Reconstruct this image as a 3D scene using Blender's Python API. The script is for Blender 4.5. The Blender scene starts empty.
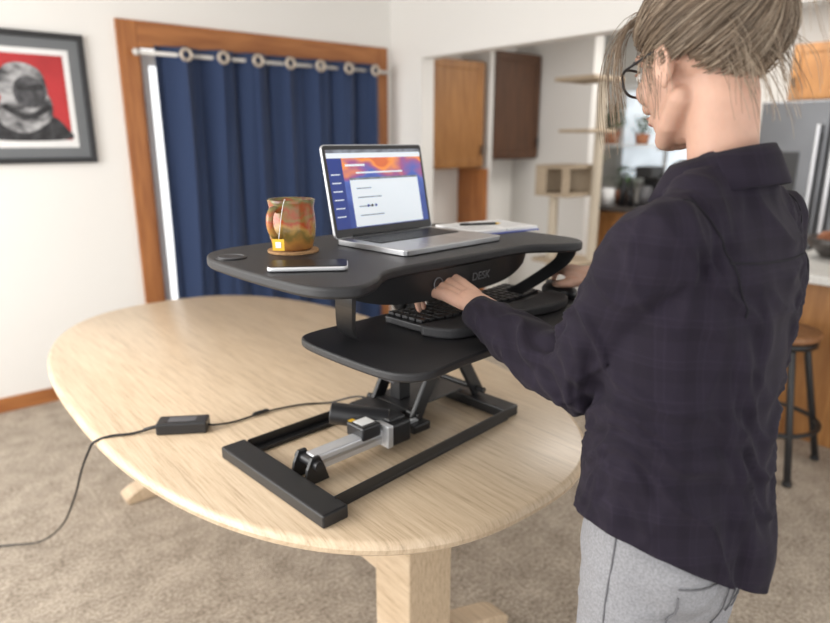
import bpy, bmesh, math, random
from mathutils import Vector, Matrix, noise, Euler
from mathutils.bvhtree import BVHTree
random.seed(7)
S=bpy.context.scene
COL=S.collection
V=Vector
# ------------------------------------------------------------------ materials
def newmat(name):
    m=bpy.data.materials.new(name); m.use_nodes=True
    nt=m.node_tree; b=nt.nodes['Principled BSDF']
    return m,nt,b
def mat(name,c,rough=.5,metal=0,noise_s=0,noise_amt=.15,bump=0,bump_s=200,stretch=(1,1,1),emit=0,coat=0,c2=None,spec=None,sheen=0):
    m,nt,b=newmat(name)
    b.inputs['Base Color'].default_value=(*c,1); b.inputs['Roughness'].default_value=rough
    b.inputs['Metallic'].default_value=metal
    if spec is not None: b.inputs['Specular IOR Level'].default_value=spec
    if coat: b.inputs['Coat Weight'].default_value=coat; b.inputs['Coat Roughness'].default_value=.1
    if sheen: b.inputs['Sheen Weight'].default_value=sheen
    if emit:
        b.inputs['Emission Color'].default_value=(*c,1); b.inputs['Emission Strength'].default_value=emit
    N=nt.nodes; L=nt.links
    tc=N.new('ShaderNodeTexCoord'); mp=N.new('ShaderNodeMapping'); mp.inputs['Scale'].default_value=stretch
    L.new(tc.outputs['Object'],mp.inputs['Vector'])
    if noise_s or c2:
        n=N.new('ShaderNodeTexNoise'); n.inputs['Scale'].default_value=noise_s or 5; n.inputs['Detail'].default_value=5
        L.new(mp.outputs[0],n.inputs['Vector'])
        r=N.new('ShaderNodeValToRGB')
        d=c2 or tuple(x*(1-noise_amt) for x in c)
        r.color_ramp.elements[0].position=.35; r.color_ramp.elements[1].position=.65
        r.color_ramp.elements[0].color=(*d,1); r.color_ramp.elements[1].color=(*c,1)
        L.new(n.outputs['Fac'],r.inputs['Fac']); L.new(r.outputs['Color'],b.inputs['Base Color'])
        if emit: L.new(r.outputs['Color'],b.inputs['Emission Color'])
    if bump:
        n2=N.new('ShaderNodeTexNoise'); n2.inputs['Scale'].default_value=bump_s; n2.inputs['Detail'].default_value=3
        L.new(mp.outputs[0],n2.inputs['Vector'])
        bp=N.new('ShaderNodeBump'); bp.inputs['Strength'].default_value=bump; bp.inputs['Distance'].default_value=.01
        L.new(n2.outputs['Fac'],bp.inputs['Height']); L.new(bp.outputs[0],b.inputs['Normal'])
    return m
M={}
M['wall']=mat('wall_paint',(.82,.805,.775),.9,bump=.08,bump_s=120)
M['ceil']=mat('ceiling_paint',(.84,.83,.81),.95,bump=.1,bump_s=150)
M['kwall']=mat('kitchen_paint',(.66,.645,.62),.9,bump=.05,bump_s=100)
M['trim']=mat('oak_trim',(.42,.165,.05),.45,noise_s=6,c2=(.29,.10,.028),stretch=(6,6,.6))
M['trimx']=mat('oak_trim_h',(.42,.165,.05),.45,noise_s=6,c2=(.29,.10,.028),stretch=(.6,6,6))
M['cab']=mat('oak_cabinet',(.40,.19,.06),.45,noise_s=6,c2=(.28,.12,.035),stretch=(5,5,.6))
M['cabd']=mat('oak_cabinet_dark',(.09,.038,.016),.5,noise_s=6,c2=(.055,.022,.009),stretch=(5,5,.6))
M['curtain']=mat('blue_curtain',(.020,.041,.108),.85,bump=.15,bump_s=400,noise_s=300,noise_amt=.2,sheen=.1)
M['black']=mat('black_laminate',(.016,.016,.018),.42,bump=.25,bump_s=900)
M['blackm']=mat('black_metal',(.014,.014,.015),.38,bump=.05,bump_s=500)
M['blackp']=mat('black_plastic',(.02,.02,.022),.35,noise_s=50,noise_amt=.1)
M['rubber']=mat('soft_black_rest',(.03,.03,.033),.6,bump=.2,bump_s=700)
M['key']=mat('keycaps',(.018,.018,.02),.4,noise_s=50)
M['alu']=mat('brushed_aluminium',(.55,.56,.58),.33,.9,bump=.03,bump_s=300)
M['bronze']=mat('bronze_ring',(.62,.54,.45),.35,.5,noise_s=30)
M['rodm']=mat('white_rod',(.62,.60,.57),.35,noise_s=10,noise_amt=.05)
M['silver']=mat('silver_extrusion',(.72,.73,.75),.35,.6,bump=.03,bump_s=300)
M['steel']=mat('stainless',(.16,.165,.175),.35,.9,noise_s=3)
M['dgrey']=mat('dark_grey_plastic',(.12,.12,.13),.5,noise_s=30)
M['white']=mat('white_paper',(.80,.80,.80),.7,noise_s=20,noise_amt=.04)
M['label']=mat('label',(.85,.85,.83),.5,noise_s=20,noise_amt=.05)
M['yellow']=mat('yellow_label',(.80,.48,.02),.5,noise_s=20,noise_amt=.1)
M['cork']=mat('cork',(.45,.26,.12),.85,noise_s=150,noise_amt=.35)
M['skin']=mat('skin',(.56,.335,.245),.58,noise_s=30,noise_amt=.10,bump=.08,bump_s=300)
M['skin'].node_tree.nodes['Principled BSDF'].inputs['Subsurface Weight'].default_value=.2
M['skin'].node_tree.nodes['Principled BSDF'].inputs['Subsurface Radius'].default_value=(.02,.008,.005)
M['lips']=mat('lips',(.45,.16,.13),.45,noise_s=50)
M['nail']=mat('nail',(.68,.42,.35),.3,noise_s=50,noise_amt=.05)
M['eye']=mat('eye_white',(.8,.78,.75),.2,noise_s=20,noise_amt=.03)
M['iris']=mat('iris',(.06,.09,.08),.2,noise_s=200)
M['jeans']=mat('grey_denim',(.29,.29,.305),.85,noise_s=260,c2=(.21,.21,.222),bump=.25,bump_s=900)
M['thread']=mat('denim_thread',(.13,.13,.14),.85,noise_s=80)
M['sthread']=mat('shirt_seam',(.006,.005,.009),.95,noise_s=80)
M['shoe']=mat('shoe',(.05,.05,.05),.6,noise_s=30)
hc=[(.24,.172,.115),(.155,.108,.072),(.38,.30,.22),(.085,.058,.039)]
for i,c in enumerate(hc): M['hair%d'%i]=mat('hair_%d'%i,c,.52,noise_s=25,noise_amt=.25)
M['red']=mat('print_red',(.50,.035,.04),.6,noise_s=4,noise_amt=.3)
M['bw']=mat('print_figure',(.46,.46,.47),.6,noise_s=14,c2=(.035,.035,.04),stretch=(1,1,1.6))
M['bwg']=mat('print_figure_grey',(.13,.13,.14),.6,noise_s=20,c2=(.035,.035,.04))
M['bwd']=mat('print_dark',(.05,.05,.055),.6,noise_s=25,c2=(.010,.010,.012))
M['green']=mat('leaf',(.06,.14,.03),.6,noise_s=10,noise_amt=.4)
M['pot']=mat('terracotta',(.35,.14,.07),.8,noise_s=20)
M['leather']=mat('brown_leather',(.05,.032,.022),.55,noise_s=12,noise_amt=.4,bump=.2,bump_s=60)
M['counter']=mat('counter_light',(.62,.61,.58),.4,noise_s=60,noise_amt=.15)
M['counterd']=mat('counter_dark',(.08,.07,.065),.35,noise_s=60,noise_amt=.3)
M['stoolw']=mat('stool_wood',(.34,.17,.075),.45,noise_s=8,c2=(.20,.09,.04),stretch=(8,1,1))
M['beige']=mat('cat_tree_plush',(.45,.36,.26),.95,noise_s=60,bump=.4,bump_s=200)
M['cable']=mat('cable_rubber',(.015,.015,.015),.45,noise_s=40)
M['print']=mat('logo_print',(.14,.14,.15),.5,noise_s=40)
M['screenbg']=None
def woodtable():
    m,nt,b=newmat('light_oak_table'); N=nt.nodes; L=nt.links
    tc=N.new('ShaderNodeTexCoord'); mp=N.new('ShaderNodeMapping'); mp.inputs['Scale'].default_value=(26,1.2,8)
    L.new(tc.outputs['Object'],mp.inputs[0])
    n=N.new('ShaderNodeTexNoise'); n.inputs['Scale'].default_value=4.6; n.inputs['Detail'].default_value=9; n.inputs['Roughness'].default_value=.75
    L.new(mp.outputs[0],n.inputs['Vector'])
    r=N.new('ShaderNodeValToRGB'); e=r.color_ramp.elements
    e[0].position=.30; e[0].color=(.38,.275,.175,1); e[1].position=.66; e[1].color=(.68,.545,.39,1)
    k=e.new(.46); k.color=(.57,.435,.295,1)
    L.new(n.outputs['Fac'],r.inputs['Fac'])
    sx=N.new('ShaderNodeSeparateXYZ'); L.new(tc.outputs['Object'],sx.inputs[0])
    mu=N.new('ShaderNodeMath'); mu.operation='MULTIPLY'; mu.inputs[1].default_value=11; L.new(sx.outputs['X'],mu.inputs[0])
    fl=N.new('ShaderNodeMath'); fl.operation='FLOOR'; L.new(mu.outputs[0],fl.inputs[0])
    wn=N.new('ShaderNodeTexWhiteNoise'); wn.noise_dimensions='1D'; L.new(fl.outputs[0],wn.inputs['W'])
    mr=N.new('ShaderNodeMapRange'); mr.inputs[3].default_value=.94; mr.inputs[4].default_value=1.05; L.new(wn.outputs['Value'],mr.inputs[0])
    mx=N.new('ShaderNodeVectorMath'); mx.operation='SCALE'; L.new(r.outputs['Color'],mx.inputs[0]); L.new(mr.outputs[0],mx.inputs['Scale'])
    L.new(mx.outputs[0],b.inputs['Base Color'])
    b.inputs['Roughness'].default_value=.30
    bp=N.new('ShaderNodeBump'); bp.inputs['Strength'].default_value=.06; bp.inputs['Distance'].default_value=.005
    L.new(n.outputs['Fac'],bp.inputs['Height']); L.new(bp.outputs[0],b.inputs['Normal'])
    return m
M['table']=woodtable()
def carpet():
    m,nt,b=newmat('beige_carpet'); N=nt.nodes; L=nt.links
    tc=N.new('ShaderNodeTexCoord')
    n=N.new('ShaderNodeTexNoise'); n.inputs['Scale'].default_value=75; n.inputs['Detail'].default_value=6; n.inputs['Roughness'].default_value=.85
    n2=N.new('ShaderNodeTexNoise'); n2.inputs['Scale'].default_value=9; n2.inputs['Detail'].default_value=4
    L.new(tc.outputs['Object'],n.inputs['Vector']); L.new(tc.outputs['Object'],n2.inputs['Vector'])
    r=N.new('ShaderNodeValToRGB'); e=r.color_ramp.elements
    e[0].position=.38; e[0].color=(.18,.145,.11,1); e[1].position=.61; e[1].color=(.61,.53,.44,1)
    ad=N.new('ShaderNodeMath'); ad.operation='MULTIPLY_ADD'; ad.inputs[1].default_value=.2; L.new(n2.outputs['Fac'],ad.inputs[0])
    mm=N.new('ShaderNodeMath'); mm.operation='MULTIPLY'; mm.inputs[1].default_value=.8; L.new(n.outputs['Fac'],mm.inputs[0])
    L.new(mm.outputs[0],ad.inputs[2]); L.new(ad.outputs[0],r.inputs['Fac']); L.new(r.outputs['Color'],b.inputs['Base Color'])
    b.inputs['Roughness'].default_value=1; b.inputs['Specular IOR Level'].default_value=.1
    bp=N.new('ShaderNodeBump'); bp.inputs['Strength'].default_value=.6; bp.inputs['Distance'].default_value=.01
    L.new(n.outputs['Fac'],bp.inputs['Height']); L.new(bp.outputs[0],b.inputs['Normal'])
    return m
M['carpet']=carpet()
def plaid():
    m,nt,b=newmat('navy_plaid_shirt'); N=nt.nodes; L=nt.links
    tc=N.new('ShaderNodeTexCoord'); nz=N.new('ShaderNodeTexNoise'); nz.inputs['Scale'].default_value=5
    L.new(tc.outputs['Object'],nz.inputs['Vector'])
    ms=N.new('ShaderNodeVectorMath'); ms.operation='SCALE'; ms.inputs['Scale'].default_value=.03; L.new(nz.outputs['Color'],ms.inputs[0])
    ad=N.new('ShaderNodeVectorMath'); ad.operation='ADD'; L.new(tc.outputs['Object'],ad.inputs[0]); L.new(ms.outputs[0],ad.inputs[1])
    sp=N.new('ShaderNodeSeparateXYZ'); L.new(ad.outputs[0],sp.inputs[0])
    def lines(sock,per,w,off=0):
        a=N.new('ShaderNodeMath'); a.operation='MULTIPLY_ADD'; a.inputs[1].default_value=1/per; a.inputs[2].default_value=off; L.new(sock,a.inputs[0])
        f=N.new('ShaderNodeMath'); f.operation='FRACT'; L.new(a.outputs[0],f.inputs[0])
        c=N.new('ShaderNodeMath'); c.operation='LESS_THAN'; c.inputs[1].default_value=w; L.new(f.outputs[0],c.inputs[0]); return c.outputs[0]
    hx=N.new('ShaderNodeMath'); hx.operation='MULTIPLY_ADD'; hx.inputs[1].default_value=-.55
    L.new(sp.outputs['Y'],hx.inputs[0]); L.new(sp.outputs['X'],hx.inputs[2])
    P=.058
    outs=[lines(sp.outputs['Z'],P,.045),lines(sp.outputs['Z'],P,.045,.18),lines(hx.outputs[0],P,.045),lines(hx.outputs[0],P,.045,.18),lines(sp.outputs['Z'],P,.35,.5),lines(hx.outputs[0],P,.35,.5)]
    wts=[.27,.27,.27,.27,-.18,-.18]
    cur=None
    for o,w in zip(outs,wts):
        q=N.new('ShaderNodeMath'); q.operation='MULTIPLY_ADD'; q.inputs[1].default_value=w; L.new(o,q.inputs[0])
        if cur is None: q.inputs[2].default_value=.42
        else: L.new(cur,q.inputs[2])
        cur=q.outputs[0]
    r=N.new('ShaderNodeValToRGB'); e=r.color_ramp.elements
    e[0].position=0; e[0].color=(.0098,.0070,.0135,1); e[1].position=1; e[1].color=(.0205,.0155,.0275,1)
    L.new(cur,r.inputs['Fac']); L.new(r.outputs['Color'],b.inputs['Base Color'])
    b.inputs['Roughness'].default_value=.85; b.inputs['Specular IOR Level'].default_value=.20
    b.inputs['Sheen Weight'].default_value=.03
    n2=N.new('ShaderNodeTexNoise'); n2.inputs['Scale'].default_value=500; L.new(tc.outputs['Object'],n2.inputs['Vector'])
    bp=N.new('ShaderNodeBump'); bp.inputs['Strength'].default_value=.2; bp.inputs['Distance'].default_value=.004
    L.new(n2.outputs['Fac'],bp.inputs['Height']); L.new(bp.outputs[0],b.inputs['Normal'])
    return m
M['shirt']=plaid()
def mugmat():
    m,nt,b=newmat('glazed_stoneware'); N=nt.nodes; L=nt.links
    tc=N.new('ShaderNodeTexCoord'); sp=N.new('ShaderNodeSeparateXYZ'); L.new(tc.outputs['Object'],sp.inputs[0])
    n=N.new('ShaderNodeTexNoise'); n.inputs['Scale'].default_value=26; n.inputs['Detail'].default_value=5; L.new(tc.outputs['Object'],n.inputs['Vector'])
    a=N.new('ShaderNodeMath'); a.operation='MULTIPLY'; a.inputs[1].default_value=8.3; L.new(sp.outputs['Z'],a.inputs[0])
    c=N.new('ShaderNodeMath'); c.operation='MULTIPLY_ADD'; c.inputs[1].default_value=.75; L.new(n.outputs['Fac'],c.inputs[0]); L.new(a.outputs[0],c.inputs[2])
    d=N.new('ShaderNodeMath'); d.operation='SUBTRACT'; d.inputs[1].default_value=.36; L.new(c.outputs[0],d.inputs[0])
    r=N.new('ShaderNodeValToRGB'); e=r.color_ramp.elements
    e[0].position=0; e[0].color=(.33,.15,.05,1); e[1].position=1; e[1].color=(.10,.03,.012,1)
    for p,cc in ((.18,(.42,.20,.05,1)),(.32,(.20,.14,.04,1)),(.42,(.45,.26,.07,1)),(.55,(.40,.06,.02,1)),(.66,(.26,.17,.05,1)),(.76,(.35,.08,.03,1)),(.88,(.16,.15,.05,1))):
        k=e.new(p); k.color=cc
    L.new(d.outputs[0],r.inputs['Fac']); L.new(r.outputs['Color'],b.inputs['Base Color']); b.inputs['Roughness'].default_value=.2
    return m
M['mug']=mugmat()
def wallpaper():
    m,nt,b=newmat('screen_wallpaper'); N=nt.nodes; L=nt.links
    tc=N.new('ShaderNodeTexCoord'); sp=N.new('ShaderNodeSeparateXYZ'); L.new(tc.outputs['Generated'],sp.inputs[0])
    n=N.new('ShaderNodeTexNoise'); n.inputs['Scale'].default_value=3.2; L.new(tc.outputs['Generated'],n.inputs['Vector'])
    a=N.new('ShaderNodeMath'); a.operation='MULTIPLY_ADD'; a.inputs[1].default_value=.9; L.new(n.outputs['Fac'],a.inputs[0]); L.new(sp.outputs['Y'],a.inputs[2])
    r=N.new('ShaderNodeValToRGB'); e=r.color_ramp.elements
    e[0].position=.55; e[0].color=(.03,.06,.26,1); e[1].position=1.0; e[1].color=(.62,.14,.05,1)
    for p,cc in ((.80,(.07,.12,.42,1)),(.88,(.32,.09,.22,1))):
        k=e.new(p); k.color=cc
    k=e.new(.96); k.color=(.80,.28,.06,1)
    sc_=N.new('ShaderNodeMath'); sc_.operation='MULTIPLY'; sc_.inputs[1].default_value=.74; L.new(a.outputs[0],sc_.inputs[0])
    L.new(sc_.outputs[0],r.inputs['Fac']); L.new(r.outputs['Color'],b.inputs['Base Color']); L.new(r.outputs['Color'],b.inputs['Emission Color'])
    b.inputs['Emission Strength'].default_value=.4; b.inputs['Roughness'].default_value=.2
    return m
M['screenbg']=wallpaper()
M['scrw']=mat('screen_white',(.72,.78,.84),.3,emit=.35,noise_s=10,noise_amt=.03)
M['scrb']=mat('screen_navy',(.015,.035,.20),.3,emit=.5,noise_s=10,noise_amt=.1)
M['scrt']=mat('screen_text',(.25,.28,.34),.3,emit=.2,noise_s=60,noise_amt=.5)
def glassm():
    m,nt,b=newmat('glass'); b.inputs['Transmission Weight'].default_value=1; b.inputs['Roughness'].default_value=0; b.inputs['IOR'].default_value=1.02
    b.inputs['Base Color'].default_value=(1,1,1,1); return m
M['glass']=glassm()
# ------------------------------------------------------------------ helpers
def empty(name,loc,rz=0):
    o=bpy.data.objects.new(name,None); COL.objects.link(o); o.location=loc; o.rotation_euler=(0,0,rz)
    o.empty_display_size=.05; return o
def pm(e): return Matrix.Translation(e.location)@e.rotation_euler.to_matrix().to_4x4()
def attach(o,parent,world=True):
    if parent is not None:
        o.parent=parent
        if world: o.matrix_parent_inverse=pm(parent).inverted()
    return o
def meshobj(name,verts,faces,m,parent=None,world=True,smooth=False,bevel=0,seg=2,mats=None,fm=None):
    me=bpy.data.meshes.new(name); me.from_pydata([tuple(v) for v in verts],[],faces)
    bm=bmesh.new(); bm.from_mesh(me); bmesh.ops.recalc_face_normals(bm,faces=bm.faces); bm.to_mesh(me); bm.free()
    for k in (mats or [m]): me.materials.append(k)
    if fm:
        for p,i in zip(me.polygons,fm): p.material_index=i
    if smooth:
        for p in me.polygons: p.use_smooth=True
    o=bpy.data.objects.new(name,me); COL.objects.link(o)
    if bevel:
        b=o.modifiers.new('b','BEVEL'); b.width=bevel; b.segments=seg; b.limit_method='ANGLE'; b.angle_limit=.6
    return attach(o,parent,world)
def boxdata(c,s,rot=None):
    vs=[V((x*s[0]/2,y*s[1]/2,z*s[2]/2)) for x in(-1,1) for y in(-1,1) for z in(-1,1)]
    if rot is not None: vs=[rot@v for v in vs]
    vs=[v+V(c) for v in vs]
    fs=[(0,1,3,2),(4,6,7,5),(0,4,5,1),(2,3,7,6),(0,2,6,4),(1,5,7,3)]
    return vs,fs
def join(parts):
    vs=[];fs=[]
    for a,b in parts:
        k=len(vs); vs+=list(a); fs+=[tuple(i+k for i in f) for f in b]
    return vs,fs
def box(name,c,s,m,parent=None,world=True,bevel=0,rot=None,seg=2):
    if rot is not None and not isinstance(rot,Matrix): rot=Euler(rot).to_matrix()
    v,f=boxdata(c,s,rot); return meshobj(name,v,f,m,parent,world,bevel=bevel,seg=seg)
def rng(x0,x1,y0,y1,z0,z1): return ((x0+x1)/2,(y0+y1)/2,(z0+z1)/2),(x1-x0,y1-y0,z1-z0)
def boxes(name,lst,m,parent=None,world=True,bevel=0):
    v,f=join([boxdata(*rng(*l)) for l in lst]); return meshobj(name,v,f,m,parent,world,bevel=bevel)
def tubedata(pts,radii,n=16,side=None,closed=False):
    pts=[V(p) for p in pts]; k=len(pts)
    rr=[(r,r) if not isinstance(r,(tuple,list)) else r for r in radii]
    tan=[]
    for i in range(k):
        a=pts[max(i-1,0)]; b=pts[min(i+1,k-1)]; tan.append((b-a).normalized())
    if side is None:
        side=V((1,0,0)) if abs(tan[0].x)<.8 else V((0,1,0))
    s=V(side)
    t0=tan[0]
    seq=[(pts[0]-t0*min(rr[0])*.75,(rr[0][0]*.62,rr[0][1]*.62),t0)]+[(pts[i],rr[i],tan[i]) for i in range(k)]+[(pts[-1]+tan[-1]*min(rr[-1])*.75,(rr[-1][0]*.62,rr[-1][1]*.62),tan[-1])]
    vs=[]
    for p,r,t in seq:
        s=(s-t*s.dot(t)).normalized(); b=t.cross(s)
        for j in range(n):
            a=2*math.pi*j/n; vs.append(p+s*math.cos(a)*r[0]+b*math.sin(a)*r[1])
    fs=[]
    for i in range(len(seq)-1):
        for j in range(n):
            a=i*n+j; b2=i*n+(j+1)%n; fs.append((a,b2,b2+n,a+n))
    m0=len(vs); vs.append(pts[0]-t0*min(rr[0])); m1=len(vs); vs.append(pts[-1]+tan[-1]*min(rr[-1]))
    L=(len(seq)-1)*n
    for j in range(n):
        fs.append((m0,(j+1)%n,j)); fs.append((m1,L+j,L+(j+1)%n))
    return vs,fs
def elldata(c,r,rot=None,n=20,m=12):
    vs=[];fs=[]
    for i in range(1,m):
        th=math.pi*i/m
        for j in range(n):
            a=2*math.pi*j/n; v=V((r[0]*math.sin(th)*math.cos(a),r[1]*math.sin(th)*math.sin(a),r[2]*math.cos(th)))
            if rot is not None: v=rot@v
            vs.append(v+V(c))
    for i in range(m-2):
        for j in range(n):
            a=i*n+j;b=i*n+(j+1)%n; fs.append((a,a+n,b+n,b))
    t=V((0,0,r[2]));
    if rot is not None: t=rot@t
    vs.append(V(c)+t); vs.append(V(c)-t); k=len(vs)
    for j in range(n):
        fs.append((k-2,j,(j+1)%n)); L=(m-2)*n; fs.append((k-1,L+(j+1)%n,L+j))
    return vs,fs
def cyldata(p1,p2,r,n=24,r2=None):
    p1=V(p1);p2=V(p2);t=(p2-p1).normalized(); s=V((1,0,0)) if abs(t.x)<.9 else V((0,1,0)); s=(s-t*s.dot(t)).normalized(); b=t.cross(s)
    if r2 is None:r2=r
    vs=[p+s*math.cos(2*math.pi*j/n)*q+b*math.sin(2*math.pi*j/n)*q for p,q in((p1,r),(p2,r2)) for j in range(n)]
    fs=[(j,(j+1)%n,(j+1)%n+n,j+n) for j in range(n)]+[tuple(range(n))[::-1],tuple(range(n,2*n))]
    return vs,fs
def shade(o,ang=40):
    me=o.data
    for p in me.polygons: p.use_smooth=True
    try: me.set_sharp_from_angle(angle=math.radians(ang))
    except Exception: pass
    return o
def cyl(name,p1,p2,r,m,parent=None,world=True,n=28,r2=None,bevel=0):
    v,f=cyldata(p1,p2,r,n,r2); return shade(meshobj(name,v,f,m,parent,world,bevel=bevel))
def prism(name,out,z0,z1,m,parent=None,world=True,bevel=0,seg=3):
    n=len(out); vs=[V((x,y,z0)) for x,y in out]+[V((x,y,z1)) for x,y in out]
    fs=[tuple(range(n))[::-1],tuple(range(n,2*n))]+[(j,(j+1)%n,(j+1)%n+n,j+n) for j in range(n)]
    o=meshobj(name,vs,fs,m,parent,world,bevel=bevel,seg=seg); return shade(o,35)
def lathe(name,prof,m,loc=(0,0,0),parent=None,world=True,n=48):
    vs=[];fs=[]
    for r,z in prof:
        for j in range(n):
            a=2*math.pi*j/n; vs.append(V((r*math.cos(a),r*math.sin(a),z)))
    for i in range(len(prof)-1):
        for j in range(n):
            a=i*n+j;b=i*n+(j+1)%n; fs.append((a,b,b+n,a+n))
    o=meshobj(name,vs,fs,m,None,smooth=True); o.location=loc; attach(o,parent,world); return o
def catmull(pts,k=8,closed=True):
    P=[V(p) for p in pts]; n=len(P); out=[]
    rg=range(n) if closed else range(n-1)
    for i in rg:
        if closed: a,b,c,d=P[i-1],P[i],P[(i+1)%n],P[(i+2)%n]
        else: a,b,c,d=P[max(i-1,0)],P[i],P[i+1],P[min(i+2,n-1)]
        for j in range(k):
            t=j/k; out.append(.5*((2*b)+(c-a)*t+(2*a-5*b+4*c-d)*t*t+(3*b-a-3*c+d)*t**3))
    if not closed: out.append(P[-1])
    return out
def curve(name,paths,r,m,parent=None,world=True,res=3,mats=None,idx=None,radii=None):
    cu=bpy.data.curves.new(name,'CURVE'); cu.dimensions='3D'; cu.bevel_depth=r; cu.bevel_resolution=res; cu.use_fill_caps=True
    for k in (mats or [m]): cu.materials.append(k)
    for q,path in enumerate(paths):
        s=cu.splines.new('POLY'); s.points.add(len(path)-1)
        for i,p in enumerate(path):
            s.points[i].co=(*p,1)
            if radii: s.points[i].radius=radii(i/(len(path)-1))
        if idx: s.material_index=idx[q]
        s.use_smooth=True
    o=bpy.data.objects.new(name,cu); COL.objects.link(o); return attach(o,parent,world)
def wire(name,pts,r,m,parent=None,world=True,closed=False,k=8):
    p=catmull(pts,k,closed)
    if closed: p.append(p[0])
    return curve(name,[p],r,m,parent,world)
def remeshed(name,parts,voxel,m,parent=None,world=True,smooth=4,fac=.5,disp=None,cut=None):
    v,f=join(parts)
    me=bpy.data.meshes.new('tmp'); me.from_pydata([tuple(x) for x in v],[],f)
    o=bpy.data.objects.new('tmp',me); COL.objects.link(o)
    r=o.modifiers.new('r','REMESH'); r.mode='VOXEL'; r.voxel_size=voxel; r.use_smooth_shade=True
    s=o.modifiers.new('s','SMOOTH'); s.iterations=smooth; s.factor=fac
    dg=bpy.context.evaluated_depsgraph_get(); dg.update()
    nm=bpy.data.meshes.new_from_object(o.evaluated_get(dg)); nm.name=name
    bpy.data.objects.remove(o)
    nm.materials.clear(); nm.materials.append(m)
    if disp:
        nn=[v.normal.copy() for v in nm.vertices]
        for vv,n in zip(nm.vertices,nn): vv.co=vv.co+n*disp(vv.co,n)
    if cut:   # cut(x,y) -> hem height; everything below is removed
        for vv in nm.vertices: vv.co.z-=cut(vv.co.x,vv.co.y)
        bm=bmesh.new(); bm.from_mesh(nm)
        bmesh.ops.bisect_plane(bm,geom=bm.verts[:]+bm.edges[:]+bm.faces[:],plane_co=(0,0,0),plane_no=(0,0,1),clear_inner=True)
        bm.to_mesh(nm); bm.free()
        for vv in nm.vertices: vv.co.z+=cut(vv.co.x,vv.co.y)
    for p in nm.polygons: p.use_smooth=True
    ob=bpy.data.objects.new(name,nm); COL.objects.link(ob); return attach(ob,parent,world)
def bvh_of(o):
    bm=bmesh.new(); bm.from_mesh(o.data); t=BVHTree.FromBMesh(bm); bm.free(); return t
# ------------------------------------------------------------------ ROOM
YA=4.10; XB=3.20; H=2.56; XK=5.75
box('floor',*rng(-1.6,XK+.1,-1.6,YA+.15,-.06,0),M['carpet'])
box('ceiling',*rng(-1.6,XK+.1,-1.6,YA+.15,H,H+.08),M['ceil'])
DX0,DX1,DZ=1.32,3.06,2.03
boxes('wall_back',[(-1.6,DX0,YA,YA+.14,0,H),(DX1,XK+.1,YA,YA+.14,0,H),(DX0,DX1,YA,YA+.14,DZ,H)],M['wall'])
boxes('wall_right',[(XB,XB+.12,3.74,YA,0,H),(XB,XB+.12,-.6,3.74,2.07,H),(XB,XB+.12,-1.6,-.6,0,H)],M['wall'])
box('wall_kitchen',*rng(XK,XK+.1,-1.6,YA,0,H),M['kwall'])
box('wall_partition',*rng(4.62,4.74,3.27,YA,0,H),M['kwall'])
box('baseboard_back',*rng(-1.6,1.213,YA-.015,YA,0,.085),M['trimx'],bevel=.004)
box('baseboard_right',*rng(XB-.015,XB,3.74,YA-.02,0,.085),M['trim'],bevel=.004)
d=empty('door_1',(2.19,YA,0))
boxes('casing',[(1.215,1.327,YA-.025,YA,0,2.165),(3.045,3.15,YA-.025,YA,0,2.165)],M['trim'],d,bevel=.004)
box('casing_head',*rng(1.328,3.044,YA-.025,YA,2.02,2.165),M['trimx'],d,bevel=.004)
boxes('jamb',[(1.32,1.345,YA,YA+.14,0,2.03),(3.035,3.06,YA,YA+.14,0,2.03)],M['trim'],d)
boxes('sash',[(1.345,1.40,YA+.05,YA+.09,.02,2.0),(2.98,3.035,YA+.05,YA+.09,.02,2.0),(2.16,2.24,YA+.05,YA+.09,.02,2.0)],M['white'],d)
boxes('sash_rails',[(1.40,2.16,YA+.05,YA+.09,.02,.12),(2.24,2.98,YA+.05,YA+.09,.02,.12),(1.40,2.16,YA+.05,YA+.09,1.93,2.0),(2.24,2.98,YA+.05,YA+.09,1.93,2.0)],M['white'],d)
box('glass_pane',*rng(1.40,2.98,YA+.065,YA+.071,.12,1.93),M['glass'],d)
# curtain
c=empty('curtain',(2.2,YA-.09,1.98))
nx=260; nz=24; vs=[];fs=[]
x0,x1=1.385,3.00; NF=7
for k in range(nz+1):
    z=2.03-(2.03-.03)*k/nz
    for i in range(nx+1):
        u=i/nx; ph=u*NF*2*math.pi
        amp=.036+.012*math.sin(k*.15+u*7)
        x=x0+(x1-x0)*u+.016*math.sin(ph*2+.4)+.016*math.sin(k*.18+u*12)*(k/nz)
        y=YA-.100+amp*math.sin(ph)+.012*math.sin(ph*2.3+k*.12)
        vs.append((x,y,z))
for k in range(nz):
    for i in range(nx):
        a=k*(nx+1)+i; fs.append((a,a+1,a+nx+2,a+nx+1))
o=meshobj('fabric',vs,fs,M['curtain'],c,smooth=True)
sm=o.modifiers.new('s','SOLIDIFY'); sm.thickness=.002
v,f=cyldata((1.30,YA-.095,1.985),(3.10,YA-.095,1.985),.012); meshobj('rod',v,f,M['rodm'],c,smooth=True)
parts=[elldata((x,YA-.095,1.985),(.02,.02,.02)) for x in(1.29,3.11)]+[boxdata((x,YA-.06,1.985),(.012,.07,.02)) for x in (1.31,3.09)]
v,f=join(parts); meshobj('finials',v,f,M['rodm'],c,smooth=True)
gp=[]
for i in range(NF):
    gx=x0+(x1-x0)*(i+.75)/NF
    ring=[V((gx+.030*math.cos(a),YA-.100-.050,1.985+.030*math.sin(a))) for a in [2*math.pi*j/20 for j in range(21)]]
    gp.append(ring)
curve('grommets',gp,.0105,M['bronze'],c)
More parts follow.
